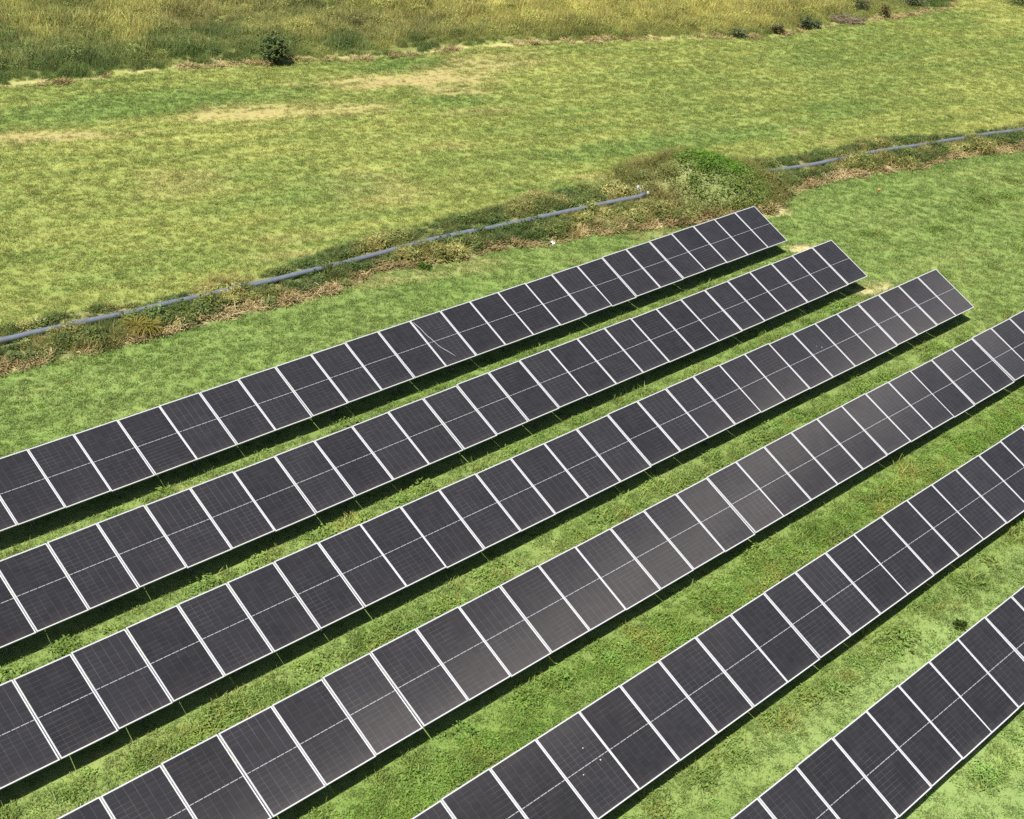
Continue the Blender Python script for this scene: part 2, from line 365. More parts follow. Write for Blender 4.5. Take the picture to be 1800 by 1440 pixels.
# ------------------------------------------------------------------ ground sheet
def build_ground():
    fx = np.arange(-46, 62.01, .32); fy = np.arange(6, 122.01, .32)
    g = lambda a, b: np.concatenate([[a], a + np.sign(b-a) * np.geomspace(1.5, abs(b-a), 22)])
    xs = np.concatenate([g(-46, -1800)[1:][::-1], fx, g(62, 1800)[1:]]); ys = np.concatenate([g(6, -1200)[1:][::-1], fy, g(122, 2600)[1:]])
    X, Y = np.meshgrid(xs, ys); x = X.ravel(); y = Y.ravel()
    z = relief(x, y); nx, ny = len(xs), len(ys)
    me = bpy.data.meshes.new('ground')
    me.vertices.add(nx*ny); me.vertices.foreach_set('co', np.stack([x, y, z], 1).ravel())
    i = np.arange((ny-1)*(nx-1)); r, c = i // (nx-1), i % (nx-1); a = r*nx + c
    quads = np.stack([a, a+1, a+nx+1, a+nx], 1).ravel()
    me.loops.add(len(quads)); me.loops.foreach_set('vertex_index', quads)
    me.polygons.add(len(i)); me.polygons.foreach_set('loop_start', np.arange(len(i))*4); me.polygons.foreach_set('loop_total', np.full(len(i), 4))
    me.polygons.foreach_set('use_smooth', np.ones(len(i), bool))
    me.update()
    col = field_color(x, y)
    at = me.attributes.new('col', 'FLOAT_COLOR', 'POINT'); at.data.foreach_set('color', np.concatenate([col, np.ones((len(x), 1))], 1).astype(np.float32).ravel())
    me.materials.append(M['ground'])
    tag(link(bpy.data.objects.new('ground', me)), kind='structure')
build_ground()

# ------------------------------------------------------------------ tuft kits
def kit_mesh(name, blades, mat):
    """blades: list of (polyline of centre points, half widths, side vector, shade rgb)"""
    V, Fc, S = [], [], []
    for pts, ws, side, sh in blades:
        b = len(V)
        for p, w in zip(pts, ws):
            V.append(p - side*w); V.append(p + side*w)
        for i in range(len(pts)-1):
            Fc.append((b+2*i, b+2*i+1, b+2*i+3, b+2*i+2)); S.append(sh)
    me = bpy.data.meshes.new(name); me.from_pydata([tuple(v) for v in V], [], Fc); me.update()
    at = me.attributes.new('shade', 'FLOAT_VECTOR', 'FACE'); at.data.foreach_set('vector', np.array(S, np.float32).ravel())
    me.materials.append(mat)
    return bpy.data.objects.new(name, me)

def grass_blades(n, rad, h0, h1, w, lean, rs, dry=.15, dryc=(1.5, 1.15, 1.2), v=.3):
    out = []
    for _ in range(n):
        a = rs.uniform(0, 2*math.pi); r = rad*math.sqrt(rs.random()); p = np.array([r*math.cos(a), r*math.sin(a), -.01])
        h = rs.uniform(h0, h1); d = rs.uniform(0, 2*math.pi); l = h*lean*rs.uniform(.2, 1.2)
        dv = np.array([math.cos(d), math.sin(d), 0]); s = rs.uniform(0, math.pi); side = np.array([math.cos(s), math.sin(s), 0])
        k = 1 + rs.uniform(-v, v); sh = np.array([k*rs.uniform(.92, 1.1), k, k*rs.uniform(.85, 1.1)])
        if rs.random() < dry: sh = np.array(dryc) * rs.uniform(.75, 1.1)
        out.append(([p, p + dv*l*.35 + np.array([0, 0, h*.6]), p + dv*l + np.array([0, 0, h])], [w*.5, w*.42, w*.08], side, sh))
    return out

def leafy(n, rad, h, size, rs, tone=(1, 1, 1), v=.35, flat=.6):
    """low leafy weed: small leaves all through a dome"""
    out = []
    for _ in range(n):
        a = rs.uniform(0, 2*math.pi); r = rad*rs.random()**.6; z = h*(1-(r/rad)**2*.7)*rs.uniform(.15, 1)
        p = np.array([r*math.cos(a), r*math.sin(a), z]); d = rs.uniform(0, 2*math.pi); el = rs.uniform(-.3, .9)*flat
        t = np.array([math.cos(d)*math.cos(el), math.sin(d)*math.cos(el), math.sin(el)])
        s = np.cross(t, [rs.uniform(-.4, .4), rs.uniform(-.4, .4), 1]); s /= np.linalg.norm(s)+1e-9
        L = size*rs.uniform(.6, 1.4); k = 1 + rs.uniform(-v, v)
        out.append(([p, p+t*L*.5, p+t*L], [L*.10, L*.24, L*.04], s, np.array(tone)*k*np.array([rs.uniform(.9, 1.15), 1, rs.uniform(.85, 1.1)])))
    return out

def collection_of(name, objs):
    c = bpy.data.collections.new(name)
    for o in objs: c.objects.link(o)
    return c

R1 = np.random.default_rng(5)
LAWN = collection_of('lawn_tufts', [kit_mesh('lawn_tuft', grass_blades(30, .135, .025, .062+.010*i, .010, .9, R1, .16), M['blade']) for i in range(5)] +
                     [kit_mesh('lawn_tuft', leafy(30, .13, .05, .036, R1, (.95, 1.05, .9)), M['blade']) for i in range(1)])
LUSH = collection_of('lush_tufts', [kit_mesh('lush_tuft', grass_blades(44, .18, .05, .12+.025*i, .013, .9, R1, .12), M['blade']) for i in range(3)] +
                     [kit_mesh('lush_tuft', leafy(80, .19, .13, .038, R1, (.88, 1.0, .85), .25), M['blade']) for i in range(3)])
def stalks(n, rad, h0, h1, rs): return grass_blades(n, rad, h0, h1, .014, .5, rs, .25, (1.5, 1.22, 1.3), .3)
MEAD = collection_of('meadow_tufts', [kit_mesh('meadow_tuft', stalks(84, .34, .16, .36+.06*i, R1) + leafy(30, .32, .22+.03*i, .05, R1, (.95, 1, .95)), M['meadow']) for i in range(4)] + [kit_mesh('meadow_tuft', leafy(170, .34, .40, .06, R1, (.9, 1, .9)) + stalks(34, .3, .2, .5, R1), M['meadow']) for i in range(2)])
WEED = collection_of('weed_clumps', [kit_mesh('weed_clump', leafy(120, .26, .26+.05*i, .075, R1, (.92, 1, .9)) + grass_blades(22, .24, .15, .38, .012, .7, R1, .3), M['weed']) for i in range(4)] +
                     [kit_mesh('weed_clump', grass_blades(70, .26, .15, .42, .012, .9, R1, .35), M['weed']) for i in range(2)])
def litterb(n, rs):
    out = []
    for _ in range(n):
        a = rs.uniform(0, 2*math.pi); r = .26*math.sqrt(rs.random()); p = np.array([r*math.cos(a), r*math.sin(a), rs.uniform(.005, .09)])
        d = rs.uniform(0, 2*math.pi); L = rs.uniform(.06, .22); el = rs.uniform(-.15, .5)
        t = np.array([math.cos(d)*math.cos(el), math.sin(d)*math.cos(el), math.sin(el)]); s = np.array([-math.sin(d), math.cos(d), .2])
        k = rs.uniform(.6, 1.25); out.append(([p, p+t*L*.5+np.array([0, 0, .02]), p+t*L], [.008, .011, .005], s, np.array([k, k*.97, k*.9])))
    return out
STRAW = collection_of('straw_litter', [kit_mesh('straw_clump', litterb(70, R1), M['weed']) for i in range(4)])

def scatter(name, pts, tint, scale, coll, nkit, label, cat, lean=.12):
    """one stuff object: a point per tuft, tufts set on the points"""
    n = len(pts); me = bpy.data.meshes.new(name); me.vertices.add(n); me.vertices.foreach_set('co', np.asarray(pts, np.float32).ravel())
    def attr(nm, ty, key, arr): a = me.attributes.new(nm, ty, 'POINT'); a.data.foreach_set(key, np.asarray(arr).ravel())
    attr('tint', 'FLOAT_VECTOR', 'vector', tint.astype(np.float32))
    attr('rot', 'FLOAT_VECTOR', 'vector', np.stack([RNG.normal(0, lean, n), RNG.normal(0, lean, n), RNG.uniform(0, 6.283, n)], 1).astype(np.float32))
    attr('size', 'FLOAT', 'value', scale.astype(np.float32)); attr('kit', 'INT', 'value', RNG.integers(0, nkit, n).astype(np.int32))
    me.update()
    o = link(bpy.data.objects.new(name, me)); tag(o, label, cat, kind='stuff')
    ng = bpy.data.node_groups.new(name, 'GeometryNodeTree')
    ng.interface.new_socket('Geometry', in_out='INPUT', socket_type='NodeSocketGeometry'); ng.interface.new_socket('Geometry', in_out='OUTPUT', socket_type='NodeSocketGeometry')
    gi = ng.nodes.new('NodeGroupInput'); go = ng.nodes.new('NodeGroupOutput'); ip = ng.nodes.new('GeometryNodeInstanceOnPoints')
    ci = ng.nodes.new('GeometryNodeCollectionInfo'); ci.inputs['Collection'].default_value = coll; ci.inputs['Separate Children'].default_value = True; ci.inputs['Reset Children'].default_value = True
    L = ng.links.new
    L(gi.outputs[0], ip.inputs['Points']); L(ci.outputs[0], ip.inputs['Instance']); ip.inputs['Pick Instance'].default_value = True
    def na(nm, ty):
        x = ng.nodes.new('GeometryNodeInputNamedAttribute'); x.data_type = ty; x.inputs['Name'].default_value = nm; return x.outputs['Attribute']
    L(na('kit', 'INT'), ip.inputs['Instance Index']); L(na('size', 'FLOAT'), ip.inputs['Scale'])
    e2r = ng.nodes.new('FunctionNodeEulerToRotation'); L(na('rot', 'FLOAT_VECTOR'), e2r.inputs[0]); L(e2r.outputs[0], ip.inputs['Rotation'])
    L(ip.outputs[0], go.inputs[0])
    md = o.modifiers.new('tufts', 'NODES'); md.node_group = ng
    return o

def candidates(x0, x1, y0, y1, dens):
    n = int((x1-x0)*(y1-y0)*dens(None, None) if dens(None, None) else 0)
    x = RNG.uniform(x0, x1, n); y = RNG.uniform(y0, y1, n)
    px, py = to_px(x, y); k = (px > -380) & (px < 2180) & (py > -70) & (py < 1750)
    return x[k], y[k]

def ground_z(x, y): return relief(x, y)

# lawn
x, y = candidates(-46, 64, 11, 112, lambda a, b: 64.0)
keep = RNG.random(len(x)) < np.clip(1.0 - (np.hypot(x, y) - 30) / 110, .45, 1)
x, y = x[keep], y[keep]
meadow, band, wl, mound, south, wt = regions(x, y)
ok = (meadow < .1) & (band < .05) & (mound < .02)
x, y, south, meadow = x[ok], y[ok], south[ok], meadow[ok]
tint = field_color(x, y)
d = [(x-r[0])*math.sin(r[2]) - (y-r[1])*math.cos(r[2]) for r in ROWS]
a4 = (x-ROWS[3][0])*math.cos(ROWS[3][2]) + (y-ROWS[3][1])*math.sin(ROWS[3][2])
lushn = fbm(x*1.1, y*1.1, 200, 3)
lushb = 1.08 + .26*fbm(x*1.1, y*1.1, 205, 4)
isl = ((d[3] > 2.0) & (d[4] < .15) & (lushn > -.18)) | ((d[2] > 2.0) & (d[3] < .15) & (a4 < 3) & (lushn > .02)) | (south & (d[0] > 2) & (d[2] < .1) & (lushn > .38) & ~((d[0] > .3) & (d[0] < 1.9)) & ~((d[1] > .1) & (d[1] < 1.9))) 
skirt = np.zeros(len(x), bool); sk_n = fbm(x*1.6, y*1.6, 225, 3)
for r, dd in zip(ROWS, d):
    aa = -((x-r[0])*math.cos(r[2]) + (y-r[1])*math.sin(r[2])); skirt |= (dd > 1.72) & (dd < 2.2) & (aa > r[3]*MOD_P - .4) & (aa < r[4]*MOD_P)
skirt &= RNG.random(len(x)) < np.clip(.16 + .6*sk_n, .02, .6)
isl |= skirt
drym = np.clip((tint[:, 0] - tint[:, 1]*1.02) / .03, 0, 1)
thin = RNG.random(len(x)) > drym*.65
jit = RNG.uniform(.85, 1.17, (len(x), 1)) * RNG.uniform(.95, 1.05, (len(x), 3))
clumps = fbm(x*1.3, y*1.3, 210, 3)
sz = RNG.uniform(.75, 1.35, len(x)) * (1 + .14*clumps) * (1 - .35*drym)
far = 1 + .25*np.clip((np.hypot(x, y)-45)/40, 0, 1)
under = np.zeros(len(x), bool)
for r, dd in zip(ROWS, d):
    aa = -((x-r[0])*math.cos(r[2]) + (y-r[1])*math.sin(r[2])); under |= (dd > .1) & (dd < 1.5) & (aa > r[3]*MOD_P) & (aa < r[4]*MOD_P)
sz = np.where(under, sz*.6, sz); thin &= ~under | (RNG.random(len(x)) < .5)
m = ~isl & thin
scatter('lawn_grass', np.stack([x, y, ground_z(x, y)], 1)[m], (tint*jit)[m], (sz*far)[m], LAWN, 6, 'short mown yellow green lawn grass with dry tan patches around the panel rows', 'grass')
m = isl
scatter('tall_grass', np.stack([x, y, ground_z(x, y)], 1)[m], (mix(tint*jit, np.broadcast_to(A_(168,160,92)*1.7, tint.shape), np.clip(1.3*fbm(x*1.7, y*1.7, 206, 3) - .25, 0, .6)) * np.array([1.0, 1.02, .9]) * lushb[:, None])[m], (np.where(skirt, sz*1.25, sz)*(1 + .7*np.clip(fbm(x*2.2, y*2.2, 215, 2), -.4, 1)))[m], LUSH, 6, 'lush unmown green grass between the middle rows of solar panels', 'grass')

# meadow
x, y = candidates(-42, 58, 50, 116, lambda a, b: 13.0)
meadow = regions(x, y)[0]; ok = meadow > .25; x, y, meadow = x[ok], y[ok], meadow[ok]
tint = meadow_color(x, y); edge = np.clip(1 - meadow/3.4, 0, 1) * np.clip(.7 + .8*fbm(x*.5, y*.5, 220, 3), 0, 1)
tint = mix(tint, M_GRN*1.55, edge*.8)
jit = RNG.uniform(.75, 1.25, (len(x), 1))
sz = RNG.uniform(.6, 1.4, len(x)) * (1 + .8*fbm(x*.55, y*.55, 230, 4)) * np.clip(.42 + meadow*.25, 0, 1)
scatter('meadow_grass', np.stack([x, y, ground_z(x, y)], 1), tint*jit, sz, MEAD, 6, 'tall unmown yellow and olive meadow grass beyond the lawn', 'grass', .16)

# weeds along the pipe, straw rims
PW = PIPE_LINE
x, y = candidates(-30, 44, 26, 76, lambda a, b: 34.0)
meadow, band, wl, mound, south, wt = regions(x, y)
sw = straw_w(x, y); pd = seg_dist(PW, x, y)
inst = (band > 0) & (wl < sw) & (mound < .2)
inw = (band > 0) & (~inst | ((RNG.random(len(x)) < .3) & (fbm(x*1.1, y*1.1, 246, 2) > -.1))) & (mound < .05)
pxx, pyy = to_px(x, y)
hide = ((pxx > 280) & (pxx < 318)) | ((pxx > 700) & (pxx < 790) & (fbm(x*.8, y*.8, 240, 2) > .1))
inw &= (pd > .20) | hide | (~south & (pd > .20)) | ((fbm(x*.9, y*.9, 242, 2) > .22) & (pd > .09))
dens = fbm(x*.55, y*.55, 250, 3); inw &= (RNG.random(len(x)) < np.clip(.95 + .8*dens, .4, 1))
w = inw
n1 = fbm(x*.45, y*.45, 260, 3); n2 = fbm(x*1.4, y*1.4, 262, 3)
tint = mix(np.broadcast_to(W_DK, (len(x), 3)), W_OLI, np.clip(.42 + 1.1*n1 + .5*n2, 0, 1)); tint = mix(tint, W_DRY, np.clip(1.3*n2 + .6*n1 + .02, 0, .85))
near = np.clip(1 - pd/.6, 0, 1) * south * np.clip(.75 - 1.6*fbm(x*.5, y*.5, 265, 3), 0, 1)
sz = RNG.uniform(.6, 1.25, len(x)) * (1 + .5*n1) * (1 - .5*near) * np.where(south, 1, .9) * np.clip(.55 + .5*np.minimum(wt, 1), .4, 1)
jit = RNG.uniform(.75, 1.25, (len(x), 1))
tint = tint*1.8
lowm = south & ((fbm(x*.7, y*.7, 266, 2) < np.where(pxx > 1335, .18, .06))) & ~hide
sz = np.where(lowm, np.minimum(sz, (.10 + .30*pd)/.42), sz)
scatter('pipe_weeds', np.stack([x, y, ground_z(x, y)], 1)[w], (tint*jit)[w], sz[w], WEED, 6, 'scruffy green and dry weeds growing along the pipe line', 'weeds', .2)
e = inst & (RNG.random(len(x)) < .75)
x2, y2 = candidates(-42, 58, 50, 100, lambda a, b: 14.0); md = regions(x2, y2)[0]
k2 = (md > -.2) & (md < .35) & (fbm(x2*.6, y2*.6, 270, 3) > -.05) 
xs_, ys_ = np.concatenate([x[e], x2[k2]]), np.concatenate([y[e], y2[k2]])
n3 = fbm(xs_*1.2, ys_*1.2, 280, 3)
ts = mix(np.broadcast_to(C_STRAW*1.05, (len(xs_), 3)), A_(232,212,160), np.clip(.3+n3, 0, 1)); ts = mix(ts, C_SOIL*.9, np.clip(-.9*n3, 0, .7))
scatter('straw_litter', np.stack([xs_, ys_, ground_z(xs_, ys_)], 1), ts*RNG.uniform(.95, 1.6, (len(xs_), 1)), RNG.uniform(.6, 1.35, len(xs_)), STRAW, 4, 'dry tan straw litter along the weed strip and the meadow edge', 'straw', .15)

# ------------------------------------------------------------------ weed mound (a thing): earth body and its growth
def build_mound():
    root = empty('weed_mound', (MOUND_C[0], MOUND_C[1], 0))
    tag(root, 'overgrown weed mound, bright green in the middle, interrupting the pipe line', 'weed mound')
    rs = np.random.default_rng(31); V, Fc, S = [], [], []
    bl = []
    for i in range(1150):
        a = rs.uniform(0, 6.283); r = math.sqrt(rs.random())*1.18; x = 3.1*r*math.cos(a) - .35; y = 2.9*r*math.sin(a)
        wx, wy = x + MOUND_C[0], y + MOUND_C[1]
        if regions([wx], [wy])[3][0] < .03: continue
        z = float(relief([wx], [wy])[0])
        gx, gy = (x - .25)/1.55, (y + .1)/2.2
        g = float(np.clip(1.45 - math.hypot(gx, gy) + .5*fbm(np.array([wx*.9]), np.array([wy*.9]), 300, 3)[0], 0, 1))
        nn = fbm(np.array([wx]), np.array([wy]), 305, 3)[0]
        c = W_BRT*g + (1-g)*(W_OLI*(.75+.25*min(1, max(0, .5-nn))) + (W_DRY-W_OLI)*min(.8, max(0, .22+1.2*nn)))
        bl.append((x, y, z, c*rs.uniform(1.1, 1.7), g))
    for x, y, z, c, g in bl:
        kit = leafy(22, .28, .42, .085, rs, (1, 1, 1)) if g > .4 or rs.random() < .4 else leafy(6, .22, .25, .07, rs) + grass_blades(15, .24, .15, .55, .013, .9, rs, .2, (1.25, 1.05, 1.0))
        for pts, ws, side, sh in kit: bl2.append(([p + np.array([x, y, z]) for p in pts], ws, side, c*sh))
bl2 = []
build_mound()
mound_root = bpy.data.objects['weed_mound']
mo = kit_mesh('foliage', bl2, leaf_material('mound_leaves', (1, 1, 1), None, .25)); link(mo, mound_root)

# ------------------------------------------------------------------ solar arrays
def module_meshes():
    W, L, H, lip = MOD_W, SLOPE_L, .035, .013
    fr = MB()   # local: x across, y down the slope, z outward; frame top at z 0
    fr.box(0, lip, 0, L, -H, 0).box(W-lip, W, 0, L, -H, 0).box(lip, W-lip, 0, lip, -H, 0).box(lip, W-lip, L-lip, L, -H, 0)
    fo = fr.build('solar_panel', M['frame'])
    ce = MB(); ce.box(lip, W-lip, lip, L-lip, -.010, -.004)
    co = ce.build('glass_cells', M['cell'])
    co.data.materials.append(M['back'])
    co.data.polygons[0].material_index = 1
    jb = MB(); jb.box(W/2-.07, W/2+.07, L/2-.03, L/2+.03, -.034, -.0105)
    jo = jb.build('junction_box', plain('black_plastic', (.02, .02, .02), .5))
    ms = (fo.data, co.data, jo.data)
    for o in (fo, co, jo): bpy.data.objects.remove(o)
    return ms
FM, CM, JM = module_meshes()
ROW_LABELS = [
    'hindmost row of solar panels, nearest the pipe, one panel with a loose white cable',
    'second row of solar panels from the pipe, bare soil patch at its right-hand end',
    'third row of solar panels from the pipe, its end standing in open grass',
    'fourth row of solar panels from the pipe, brownish sun sheen along its middle panels',
    'fifth row of panels from the pipe, between lush grass and pale short grass',
    'foremost row of solar panels, the one farthest from the pipe']
ROT = {}; PM = {}; PO = {}
def build_row(i, row):
    X0, Y0, ang, k0, k1 = row
    ax = Vector((-math.cos(ang), -math.sin(ang), 0)); perp = Vector((math.sin(ang), -math.cos(ang), 0))
    dn = perp*math.cos(TILT) + Vector((0, 0, -math.sin(TILT)))
    nrm = (-ax).cross(-dn) if (-ax).cross(-dn).z > 0 else dn.cross(-ax)
    xa = -ax                                    # right-handed: x right along the row, y = down slope reversed
    O = Vector((X0, Y0, TOP_Z))
    base = O + ax*((k0+k1)/2*MOD_P) + perp*(SLOPE_L*math.cos(TILT)/2)
    root = empty('solar_array', (base.x, base.y, 0)); tag(root, ROW_LABELS[i], 'solar array', 'rows of ground mounted solar panels')
    inv = Matrix.Translation((-base.x, -base.y, 0))
    R = Matrix((ax, dn, ax.cross(dn))).transposed()       # local x = leftwards, y = down slope
    assert (ax.cross(dn)).z > 0
    ROT[i] = (O, ax, dn, R)
    rs = random.Random(100+i)
    first = None
    for k in range(k0, k1):
        p = O + ax*(k*MOD_P + (MOD_P-MOD_W)/2 + rs.uniform(-.003, .003)) + dn*rs.uniform(-.009, .009) + Vector((0, 0, rs.uniform(-.004, .004) + .02*math.sin(k*.55+i)))
        jr = Matrix.Rotation(math.radians(max(-.7, min(.7, rs.gauss(0, .4)))), 3, 'X') @ Matrix.Rotation(math.radians(max(-.6, min(.6, rs.gauss(0, .3)))), 3, 'Y')
        mat = inv @ Matrix.Translation(p) @ (R @ jr).to_4x4()
        po = bpy.data.objects.new('solar_panel', FM); link(po, root); po.matrix_local = mat; PM[(i, k)] = mat; PO[(i, k)] = po
        co = bpy.data.objects.new('glass_cells', CM); link(co, po)
        jo = bpy.data.objects.new('junction_box', JM); link(jo, po)
    # rails under the modules
    a0, a1 = k0*MOD_P - .03, k1*MOD_P + .03
    for s in (.38, 1.38):
        mb = MB(); mb.box(a0, a1, s-.025, s+.025, -.135, -.080)
        ro = mb.build('rail', M['steel'], root); ro.matrix_local = inv @ Matrix.Translation(O) @ R.to_4x4()
    # posts and braces
    k = k0 + .45
    while k < k1:
        for s in (.38, 1.28):
            t = O + ax*(k*MOD_P) + dn*s; mb = MB(); h = t.z - .16
            mb.box(-.025, .025, -.03, .03, -.3, h)
            q = mb.build('post', M['steel'], root); q.location = (t.x-base.x, t.y-base.y, 0); q.rotation_euler = (0, 0, ang)
        b0 = O + ax*(k*MOD_P+.06) + dn*.40; b1 = O + ax*(k*MOD_P+.06) + dn*1.36
        mb = MB(); mb.tube([(b1.x-base.x, b1.y-base.y, .12), (b0.x-base.x, b0.y-base.y, b0.z-.20)], .02, 6); mb.build('brace', M['steel'], root)
        k += 1.85
    return root
ARR = [build_row(i, r) for i, r in enumerate(ROWS)]

def on_panel(i, a, s, up=.01):
    O, ax, dn, R = ROT[i]
    return O + ax*a + dn*s + ax.cross(dn)*up

# loose cable lying on a panel of the hindmost row
pts = []
for t in np.linspace(0, 1, 14):
    a = 14*MOD_P - .06 - .42*(t**1.7) - .02*math.sin(t*7); pts.append(on_panel(0, a, .10 + 1.5*t, .03 + .02*math.sin(t*9)**2))
b = pts[0].copy(); mb = MB(); mb.tube([p - b for p in pts], .0045, 6)
o = mb.build('cable', M['cable'], None, True); o.location = b; tag(o, 'thin white loose cable lying across one panel of the hindmost row', 'cable')
# bird droppings: flakes on the glass
def dropping(i, a, s, r):
    k = int(math.floor(a/MOD_P)); p = on_panel(i, a, s, 0)
    mb = MB(); n = 9; rs = random.Random(int(a*100)); rad = [r*rs.uniform(.6, 1.3) for _ in range(n)]
    top = [(math.cos(q*6.283/n)*rad[q], math.sin(q*6.283/n)*rad[q]) for q in range(n)]
    mb.v = [(u, v, .0) for u, v in top] + [(u*.8, v*.8, .006) for u, v in top]
    mb.f = [tuple(range(n, 2*n))] + [(q, (q+1) % n, n+(q+1) % n, n+q) for q in range(n)]
    O = mb.build('bird_dropping', M['dropping'], PO[(i, k)])
    l = PM[(i, k)].inverted() @ (p - ARR[i].location); O.location = (l.x, l.y, .0022-.004)
def px_to_row(i, px, py):
    best = None
    for a in np.arange(ROWS[i][3]*MOD_P, ROWS[i][4]*MOD_P, .05):
        for s in np.arange(.05, 1.75, .05):
            p = on_panel(i, a, s, 0); q = to_px(np.array(p.x), np.array(p.y), p.z); dd = (q[0]-px)**2 + (q[1]-py)**2
            if best is None or dd < best[0]: best = (dd, a, s)
    return best[1:]
for i, px, py, r in ((4, 1024, 1317, .013), (4, 1056, 1336, .018), (4, 1025, 1364, .012), (2, 1445, 611, .016), (2, 1436, 607, .011)):
    dropping(i, *px_to_row(i, px, py), r)

# ------------------------------------------------------------------ pipe
def build_pipe(P, label, cap):
    w = [gnd(px, py + 2, .12) for px, py in P]; xy = np.array(w)
    # resample and let it sag a little
    t = np.concatenate([[0], np.cumsum(np.hypot(*np.diff(xy, axis=0).T))]); tt = np.arange(0, t[-1], .5)
    px_ = np.interp(tt, t, xy[:, 0]); py_ = np.interp(tt, t, xy[:, 1])
    k = np.ones(5)/5; px_ = np.convolve(np.pad(px_, 2, 'edge'), k, 'valid'); py_ = np.convolve(np.pad(py_, 2, 'edge'), k, 'valid')
    z = relief(px_, py_) + .15 + .02*fbm(tt*.4, tt*0, 320, 2)
    b = Vector((px_[0], py_[0], 0)); root = empty('water_pipe', b); tag(root, label, 'pipe', 'blue grey pipes in the weed strip')
    mb = MB(); mb.tube([Vector((a, c, d)) - b for a, c, d in zip(px_, py_, z)], .085, 14); mb.build('pipe', M['pipe'], root, True)
    for j in range(8, len(px_)-4, 24):
        mb = MB(); mb.tube([Vector((px_[q], py_[q], z[q])) - b + (Vector((px_[j+1]-px_[j], py_[j+1]-py_[j], 0))*f) for q, f in ((j, 0), (j, .5))], .096, 14); mb.build('coupling', M['coupl'], root, True)
    if cap:
        e = -1; d = Vector((px_[-1]-px_[-2], py_[-1]-py_[-2], 0)).normalized(); q = Vector((px_[e], py_[e], z[e])) - b
        mb = MB(); mb.tube([q + d*.003, q + d*.10, q + d*.20], [.082, .085, .075], 12); mb.build('end_cap', M['endcap'], root, True)
build_pipe(PIPE_A, 'long blue grey pipe in the weeds behind the hindmost panels, ending at the mound', True)
build_pipe(PIPE_B, 'shorter blue grey pipe running from the weed mound to the edge beyond the open lawn', False)

# ------------------------------------------------------------------ bushes
def bush(name, px, py, wid, hgt, n, leaf, mat, label, cat, group=None, seed=1, stems=5, tone=(1, 1, 1)):
    c = gnd(px, py); rs = np.random.default_rng(seed); z0 = float(relief([c[0]], [c[1]])[0])
    root = empty(name, (c[0], c[1], z0 - .02)); tag(root, label, cat, group)
    mb = MB(); tips = []
    for k in range(stems):
        a = rs.uniform(0, 6.283); l = rs.uniform(.25, .95); e = np.array([math.cos(a)*wid*.38*l, math.sin(a)*wid*.38*l, hgt*rs.uniform(.55, .9)])
        p1 = e*np.array([.35, .35, .45]) + rs.normal(0, .03, 3); mb.tube([(e[0]*.05, e[1]*.05, -.05), tuple(p1), tuple(e)], [.03*hgt, .02*hgt, .008*hgt], 6)
        tips += [e, p1*1.2]
    mb.build('stem', M['bark'], root, True)
    bl = []
    lobes = [np.array([rs.normal(0, wid*.24), rs.normal(0, wid*.24), hgt*rs.uniform(.3, .8)]) for _ in range(9)] + tips
    for _ in range(n):
        lb = lobes[rs.integers(len(lobes))]; p = lb + rs.normal(0, 1, 3)*np.array([wid*.15, wid*.15, hgt*.13])
        if p[2] < .05: p[2] = abs(p[2]) + .05
        if math.hypot(p[0], p[1]) > wid*.62 or p[2] > hgt*1.08: continue
        d = rs.uniform(0, 6.283); el = rs.uniform(-.6, .7); t = np.array([math.cos(d)*math.cos(el), math.sin(d)*math.cos(el), math.sin(el)])
        s = np.cross(t, rs.normal(0, .5, 3) + np.array([0, 0, 1])); s /= np.linalg.norm(s)+1e-9
        L = leaf*rs.uniform(.6, 1.3); k = rs.uniform(.55, 1.5)
        bl.append(([p, p+t*L*.5, p+t*L], [L*.12, L*.3, L*.05], s, np.array(tone)*k*np.array([rs.uniform(.85, 1.3), 1, rs.uniform(.8, 1.1)])))
    o = kit_mesh('foliage', bl, mat); link(o, root)
    return root
bush('bush', 484, 111, 1.5, 1.28, 2100, .13, M['bush'], 'round dark green bush standing alone at the meadow edge', 'bush', None, 3, 7)
SH = [ # dark shrubs along the edge of the tall meadow
    (1296,66,1.0,.75,500,'low dark shrub at the meadow edge, leftmost of the small dark shrubs',(1,1,1)),
    (1366,60,1.0,.8,500,'olive brown shrub at the meadow edge, second from the left of the small shrubs',(1.25,1,.9)),
    (1415,52,.95,1.0,560,'upright blackish green shrub at the meadow edge before a bright grass patch',(.75,.85,.9)),
    (1432,50,.8,.6,380,'small blackish green shrub close beside the upright one at the meadow edge',(.75,.85,.9)),
    (1511,24,1.3,1.1,620,'broad dark shrub standing behind the heap of dead brushwood',(.85,.85,.9)),
    (1553,32,.8,1.1,420,'narrow brown tinged shrub right of the brushwood heap',(1.35,.9,.95)),
    (1600,12,2.2,1.0,900,'wide dark shrub in the far meadow near the end of its border',(1,1,1)),
    (1796,8,2.6,1.0,900,'dark shrub cut off by the top right corner of the photo',(.8,.95,.9))]
for i, (px, py, w, h, n, lab, tone) in enumerate(SH):
    bush('shrub', px, py, w*.85, h*.72, n, .10, M['dkbush'], lab, 'shrub', 'dark shrubs along the meadow edge', 40+i, 4, tone)
